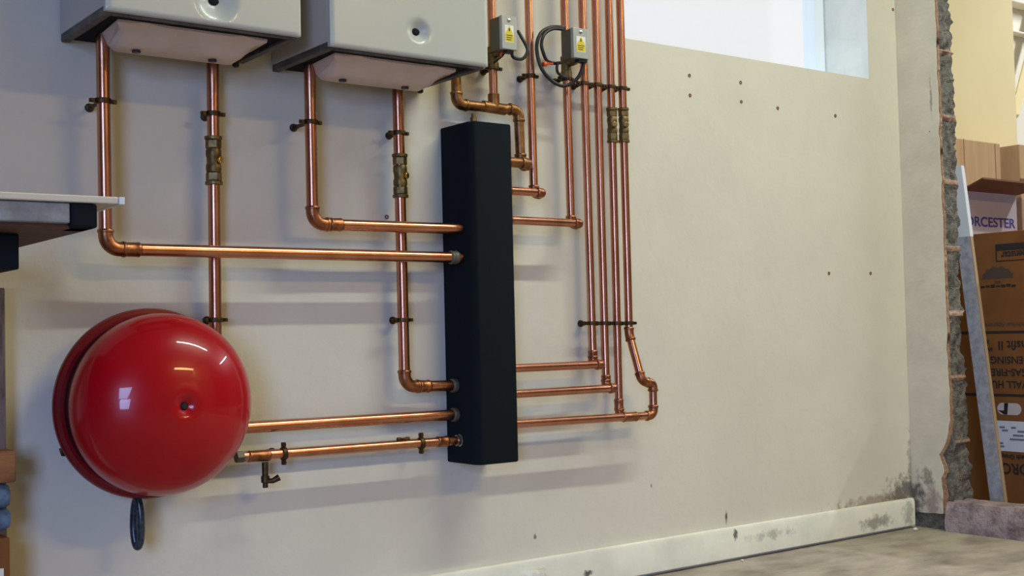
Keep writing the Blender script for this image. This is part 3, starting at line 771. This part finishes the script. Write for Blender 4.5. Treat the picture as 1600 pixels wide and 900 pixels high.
# ------------------------------------------------------------------ cartons beyond the opening
AX = 4.0
def PA(x, y): return WX(x, y, AX)
zA = PA(1560, 362.5).z; yA0 = .235; yA1 = -.70
t = thing('cardboard_box', 'tall brown carton printed upside down, standing behind the leaning strip', 'box', (4.25, -.35, 0), 'cardboard cartons')
obj('body', boxm(AX, 4.36, yA1, yA0, .001, zA), M_card, t, bevel=.003)
def barA(name, x0, y0, x1, y1, m_, dx=.0006, parent=None, bw=0, label=None):
    a = PA(x0, y0); b = PA(x1, y1)
    o = obj(name, boxm(AX-dx, AX-dx+.0004, b.y, a.y, b.z, a.z), m_, parent or t)
    if label: o['label'] = label
    return o
zl1 = PA(1570, 519).z; zl2 = PA(1570, 617.5).z
for zz in (zl1, zl2): obj('printed_line', boxm(AX-.0006, AX-.0002, yA1+.001, yA0-.001, zz-.0045, zz+.0045), M_inkbox, t)
UY, UX = (0, 0, -1), (0, 1, 0)
def flipped(body, x, y_top, hpx, m_=M_inkbox, sx=1., bold=.0006):      # (x, y_top): image left end and image top (= the baseline of upside-down letters)
    p = PA(x, y_top); h = hpx/441
    return text('printed_text', body, (AX-.0007, p.y, p.z), UX, UY, h/.70, m_, t, 'RIGHT', sx, bold=bold)
flipped('WALL HUNG', 1528, 594.5, 11, sx=.98)
flipped('GAS-FIRED', 1538, 576, 11, sx=1.0)
flipped('CONDENSING', 1547, 557, 11, sx=1.02)
flipped('Transfit II', 1559, 533, 14, sx=1.0)
flipped('24', 1538, 531.5, 6); flipped('kW', 1539, 543, 6)
flipped('Technical Approval', 1537, 505, 7, M_inkfade, bold=0)
flipped('Bosch Group', 1562, 709, 7, sx=.95)
flipped('WORC', 1566, 723.5, 16, sx=.95, bold=.001)
# framed panel near its top
pa = PA(1555, 382); zt_ = pa.z
fr = obj('framed_mark', boxm(AX-.0006, AX-.0002, yA1+.05, pa.y, zt_-.024, zt_), M_inkbox, t)
bm = bmesh.new(); box(bm, AX-.0006, AX-.0002, pa.y-.005, pa.y, zt_-.062, zt_-.024); box(bm, AX-.0006, AX-.0002, yA1+.05, pa.y-.005, zt_-.062, zt_-.058)
obj('frame_line', bm, M_inkbox, fr)
text('printed_text', 'Greenstar', (AX-.0007, PA(1564, 391).y, zt_-.028), UX, UY, .036, M_inkbox, t, 'RIGHT', .9, bold=.0008)
# grey tree mark
bm = bmesh.new(); cm = PA(1559, 437)
tp_ = [(-.062, .004)]
for k in range(25):
    a_ = math.pi*k/24; tp_.append((-.058*math.cos(a_)*(1+.06*math.sin(9*a_)), .012+.034*math.sin(a_)*(1+.12*math.sin(11*a_))))
tp_.append((.062, .004))
prism(bm, [(cm.y-p_[0], cm.z+p_[1]) for p_ in tp_], 'x', AX-.0006, AX-.0002)
obj('tree_mark', bm, M_inkfade, t)
obj('tree_trunk', boxm(AX-.0006, AX-.0002, cm.y-.012, cm.y+.012, cm.z-.014, cm.z-.004), M_inkfade, t)
bm = bmesh.new()
for k in range(7):
    box(bm, AX-.0006, AX-.0002, cm.y+.068-.02*k-.016, cm.y+.068-.02*k, cm.z-.028+.002*(k % 2), cm.z-.020+.002*(k % 3))
obj('caption_line', bm, M_inkbox, t)
# hand hole and address label
hc = PA(1577, 639); bm = bmesh.new(); hw, hh_ = .046, .021
sh = []
for k in range(24):
    a_ = 2*math.pi*k/24; sh.append((hc.y+(hw-hh_)*(1 if math.cos(a_) > 0 else -1)+hh_*math.cos(a_), hc.z+hh_*math.sin(a_)))
prism(bm, sh, 'x', AX-.0006, AX-.0002); hd = obj('hand_hole', bm, M_cardw, t); hd['label'] = 'white oval hand hole'
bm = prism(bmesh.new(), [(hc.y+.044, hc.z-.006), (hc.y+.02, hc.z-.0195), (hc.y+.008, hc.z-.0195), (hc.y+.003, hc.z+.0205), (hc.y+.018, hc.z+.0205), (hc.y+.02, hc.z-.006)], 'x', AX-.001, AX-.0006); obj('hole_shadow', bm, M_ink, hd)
pl0 = PA(1556, 657); pl1 = PA(1558, 704)
ad = obj('address_label', boxm(AX-.0006, AX-.0002, yA1+.12, pl0.y, pl1.z, pl0.z), mat('paper label', S(214, 218, 232), .6), t); ad['label'] = 'white address label with small print'
bm = bmesh.new()
for (x, y, L) in ((1562, 667, .02), (1566, 672, .022), (1580, 668, .018), (1590, 674, .03), (1583, 680, .04), (1578, 686, .06), (1563, 692, .012), (1563, 697, .016)):
    p_ = PA(x, y); box(bm, AX-.001, AX-.0006, p_.y-L, p_.y, p_.z-.004, p_.z+.003)
obj('small_print', bm, mat('grey print', S(120, 124, 146), .7), ad)

# carton with blue lettering, flap folded out
WY = .02
xa, xb = AX+.004, W(1590, 330, WY).x
zh = W(1560, 302.5, WY).z
t = thing('cardboard_box', 'pale carton with blue lettering and a brown flap folded out', 'box', (4.2, WY+.1, zA), 'cardboard cartons')
obj('body', boxm(xa, xb-.004, WY, WY+.21, zA+.001, zh), [M_cardw], t, bevel=.003)
FY = WY-.13; fz = W(1589, 284, FY).z
bm = bmesh.new()
fa = W(1536, 279, FY)
F_ = [(xa+.004, WY-.001, zh-.001), (xb+.0, WY-.001, zh-.001), (xb-.0, FY, fz-.004), (fa.x, FY, fz-.002), (xa+.004, WY-.05, fz-.012)]
lo = [bm.verts.new(p) for p in F_]; hi = [bm.verts.new((p[0], p[1], p[2]+.006)) for p in F_]
bm.faces.new(lo); bm.faces.new(hi)
for k in range(5): bm.faces.new((lo[k], lo[(k+1) % 5], hi[(k+1) % 5], hi[k]))
o = obj('flap', bm, M_cardd, t); o['label'] = 'brown flap folded out'
pw = W(1586, 356.5, WY)
text('printed_text', 'WORCESTER', (pw.x, WY-.0006, pw.z), (1, 0, 0), (0, 0, 1), 0.05, M_inkblue, t, 'RIGHT', 1.36, bold=.001)
# upper tan carton
t = thing('cardboard_box', 'plain tan carton on top of the stack, above the flap', 'box', (4.15, WY+.1, zh+.009), 'cardboard cartons')
obj('body', boxm(AX-.012, W(1568, 250, WY).x, WY+.012, WY+.21, zh+.009, W(1560, 223, WY).z), M_cardl, t, bevel=.003)
bm = bmesh.new(); box(bm, AX+.06, AX+.063, WY+.0112, WY+.0118, zh+.012, W(1510, 216, WY).z); box(bm, W(1560, 250, WY).x-.002, W(1560, 250, WY).x+.001, WY+.0112, WY+.0118, zh+.012, W(1558, 224, WY).z)
obj('crease', bm, M_cardd, t)
t = thing('cardboard_box', 'shadowed brown carton deep in the gap between upper cartons', 'box', (4.34, .17, zh+.009), 'cardboard cartons')
obj('body', boxm(W(1568, 250, WY).x+.004, xb-.006, .13, .23, zh+.009, W(1580, 227, .13).z), M_card, t, bevel=.003)
obj('tape', boxm(xb-.05, xb-.03, .1294, .1299, zh+.012, W(1580, 232, .13).z), M_cardd, t)
# right neighbours
xn = W(1593, 330, WY).x; zn = W(1596, 300, WY).z
t = thing('cardboard_box', 'lower tan carton cut by the right edge, right of the blue lettering', 'box', (xn+.2, WY+.1, 0), 'cardboard cartons')
obj('body', boxm(xn, xn+.42, WY-.01, WY+.2, .001, W(1596, 300, WY).z), M_cardl, t, bevel=.003)
obj('tape', boxm(xn+.19, xn+.24, WY-.0106, WY-.0102, .005, zn-.01), M_cardd, t)
zn = W(1596, 300, WY).z
t = thing('cardboard_box', 'upper tan carton cut by the right edge, against the cream wall', 'box', (xn+.2, WY+.1, zn+.001), 'cardboard cartons')
obj('body', boxm(xn-.003, xn+.42, WY-.01, WY+.2, zn+.001, W(1596, 227, WY).z), M_cardl, t, bevel=.003)
obj('lid_edge', boxm(xn-.005, xn+.422, WY-.013, WY-.0105, zn+.001, zn+.05), M_cardd, t)

# leaning strip
SX = 3.83
pa_ = WX(1501, 262, SX); pb_ = WX(1569, 785, SX); dirv = pa_-pb_
zbot = .001; topz = 1.24
yr = lambda z: pb_.y + dirv.y*(z-pb_.z)/dirv.z
wd_ = .052
t = thing('leaning_strip', 'long blue-grey strip with white top leaning in the broken opening', 'strip', (SX, yr(0), 0))
def slat(z0, z1, x0, x1, ya, yb):
    bm = bmesh.new()
    v = [bm.verts.new(p) for p in ((x0, yr(z0)+ya, z0), (x1, yr(z0)+ya, z0), (x1, yr(z0)+yb, z0), (x0, yr(z0)+yb, z0), (x0, yr(z1)+ya, z1), (x1, yr(z1)+ya, z1), (x1, yr(z1)+yb, z1), (x0, yr(z1)+yb, z1))]
    for f in ((0, 3, 2, 1), (4, 5, 6, 7), (0, 1, 5, 4), (1, 2, 6, 5), (2, 3, 7, 6), (3, 0, 4, 7)): bm.faces.new([v[i] for i in f])
    return bm
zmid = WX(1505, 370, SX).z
obj('face', slat(zbot, zmid, SX, SX+.018, .001, wd_), M_postg, t)
o = obj('bare_edge', slat(zbot, zmid, SX+.0005, SX+.016, -.003, .001), M_posted, t); o['label'] = 'bare tan front edge'
o = obj('white_end', slat(zmid, topz, SX, SX+.018, -.003, wd_), M_postw, t); o['label'] = 'white upper end'  # upper section coloured whiter than the face below

# ------------------------------------------------------------------ small things on the wall and floor
plug_bm = lathe(bmesh.new(), [(.0001, -.006), (.0045, -.006), (.0055, -.001), (.0055, .0015), (.003, .002), (.0025, -.002), (.0001, -.002)], (0, 0, 0), (0, -1, 0), 10)
first = None
for (x, y, lab) in ((1077, 118, 'upper plug of the pair under the window, nearest the pipes'), (1078, 149, 'lower plug of the pair under the window, nearest the pipes'),
                    (1157, 129, 'upper plug of the second pair under the window'), (1158, 159, 'lower plug of the second pair under the window'),
                    (1215, 169, 'single faint plug right of the two pairs under the window'), (1305, 181, 'single plug below the right end of the window'),
                    (1295, 427, 'left plug of the low pair near the wall corner'), (1360, 427, 'right plug of the low pair near the wall corner'),
                    (604, 339, 'dark plug on the wall between the two horizontal boiler pipes'), (1395, 15, 'small plug high beside the right window edge')):
    if first is None:
        first = o = obj('wall_plug', plug_bm, M_plug, smooth=40)
    else:
        o = first.copy(); COL.objects.link(o)
    o.location = W(x, y, 0)
    tag(o, 'brown '+lab, 'wall plug', 'brown wall plugs')
bm = bmesh.new(); pf = W(827, 897, -.02)
bmesh.ops.create_icosphere(bm, subdivisions=3, radius=1, matrix=Matrix.Identity(4))
for v in bm.verts:
    nn = 1+.35*mnoise.noise(v.co*1.7)
    v.co = Vector((pf.x+v.co.x*.062*nn, -.0335+v.co.y*.013*nn, pf.z-.018+v.co.z*.03*nn))
tag(obj('filler_lump', bm, mat('white filler', S(222, 222, 212), .8, col2=S(190, 186, 176), nscale=40), smooth=60), 'white lump of filler stuck on the skirting at the bottom edge', 'filler')
for (x, y, s_, lab) in ((1430, 829, .008, 'white plaster crumb on floor just off the skirting end'), (1160, 877, .005, 'small pale crumb on floor along the middle of the skirting')):
    p_ = WZ(x, y, 0); bm = bmesh.new(); bmesh.ops.create_icosphere(bm, subdivisions=2, radius=s_)
    for v in bm.verts: v.co *= 1+.4*mnoise.noise(v.co*220); 
    for v in bm.verts: v.co.z = v.co.z*.6
    zmin = min(v.co.z for v in bm.verts)
    for v in bm.verts: v.co += Vector((p_.x, p_.y, -zmin))
    tag(obj('plaster_crumb', bm, M_label), lab, 'crumb', 'plaster crumbs')
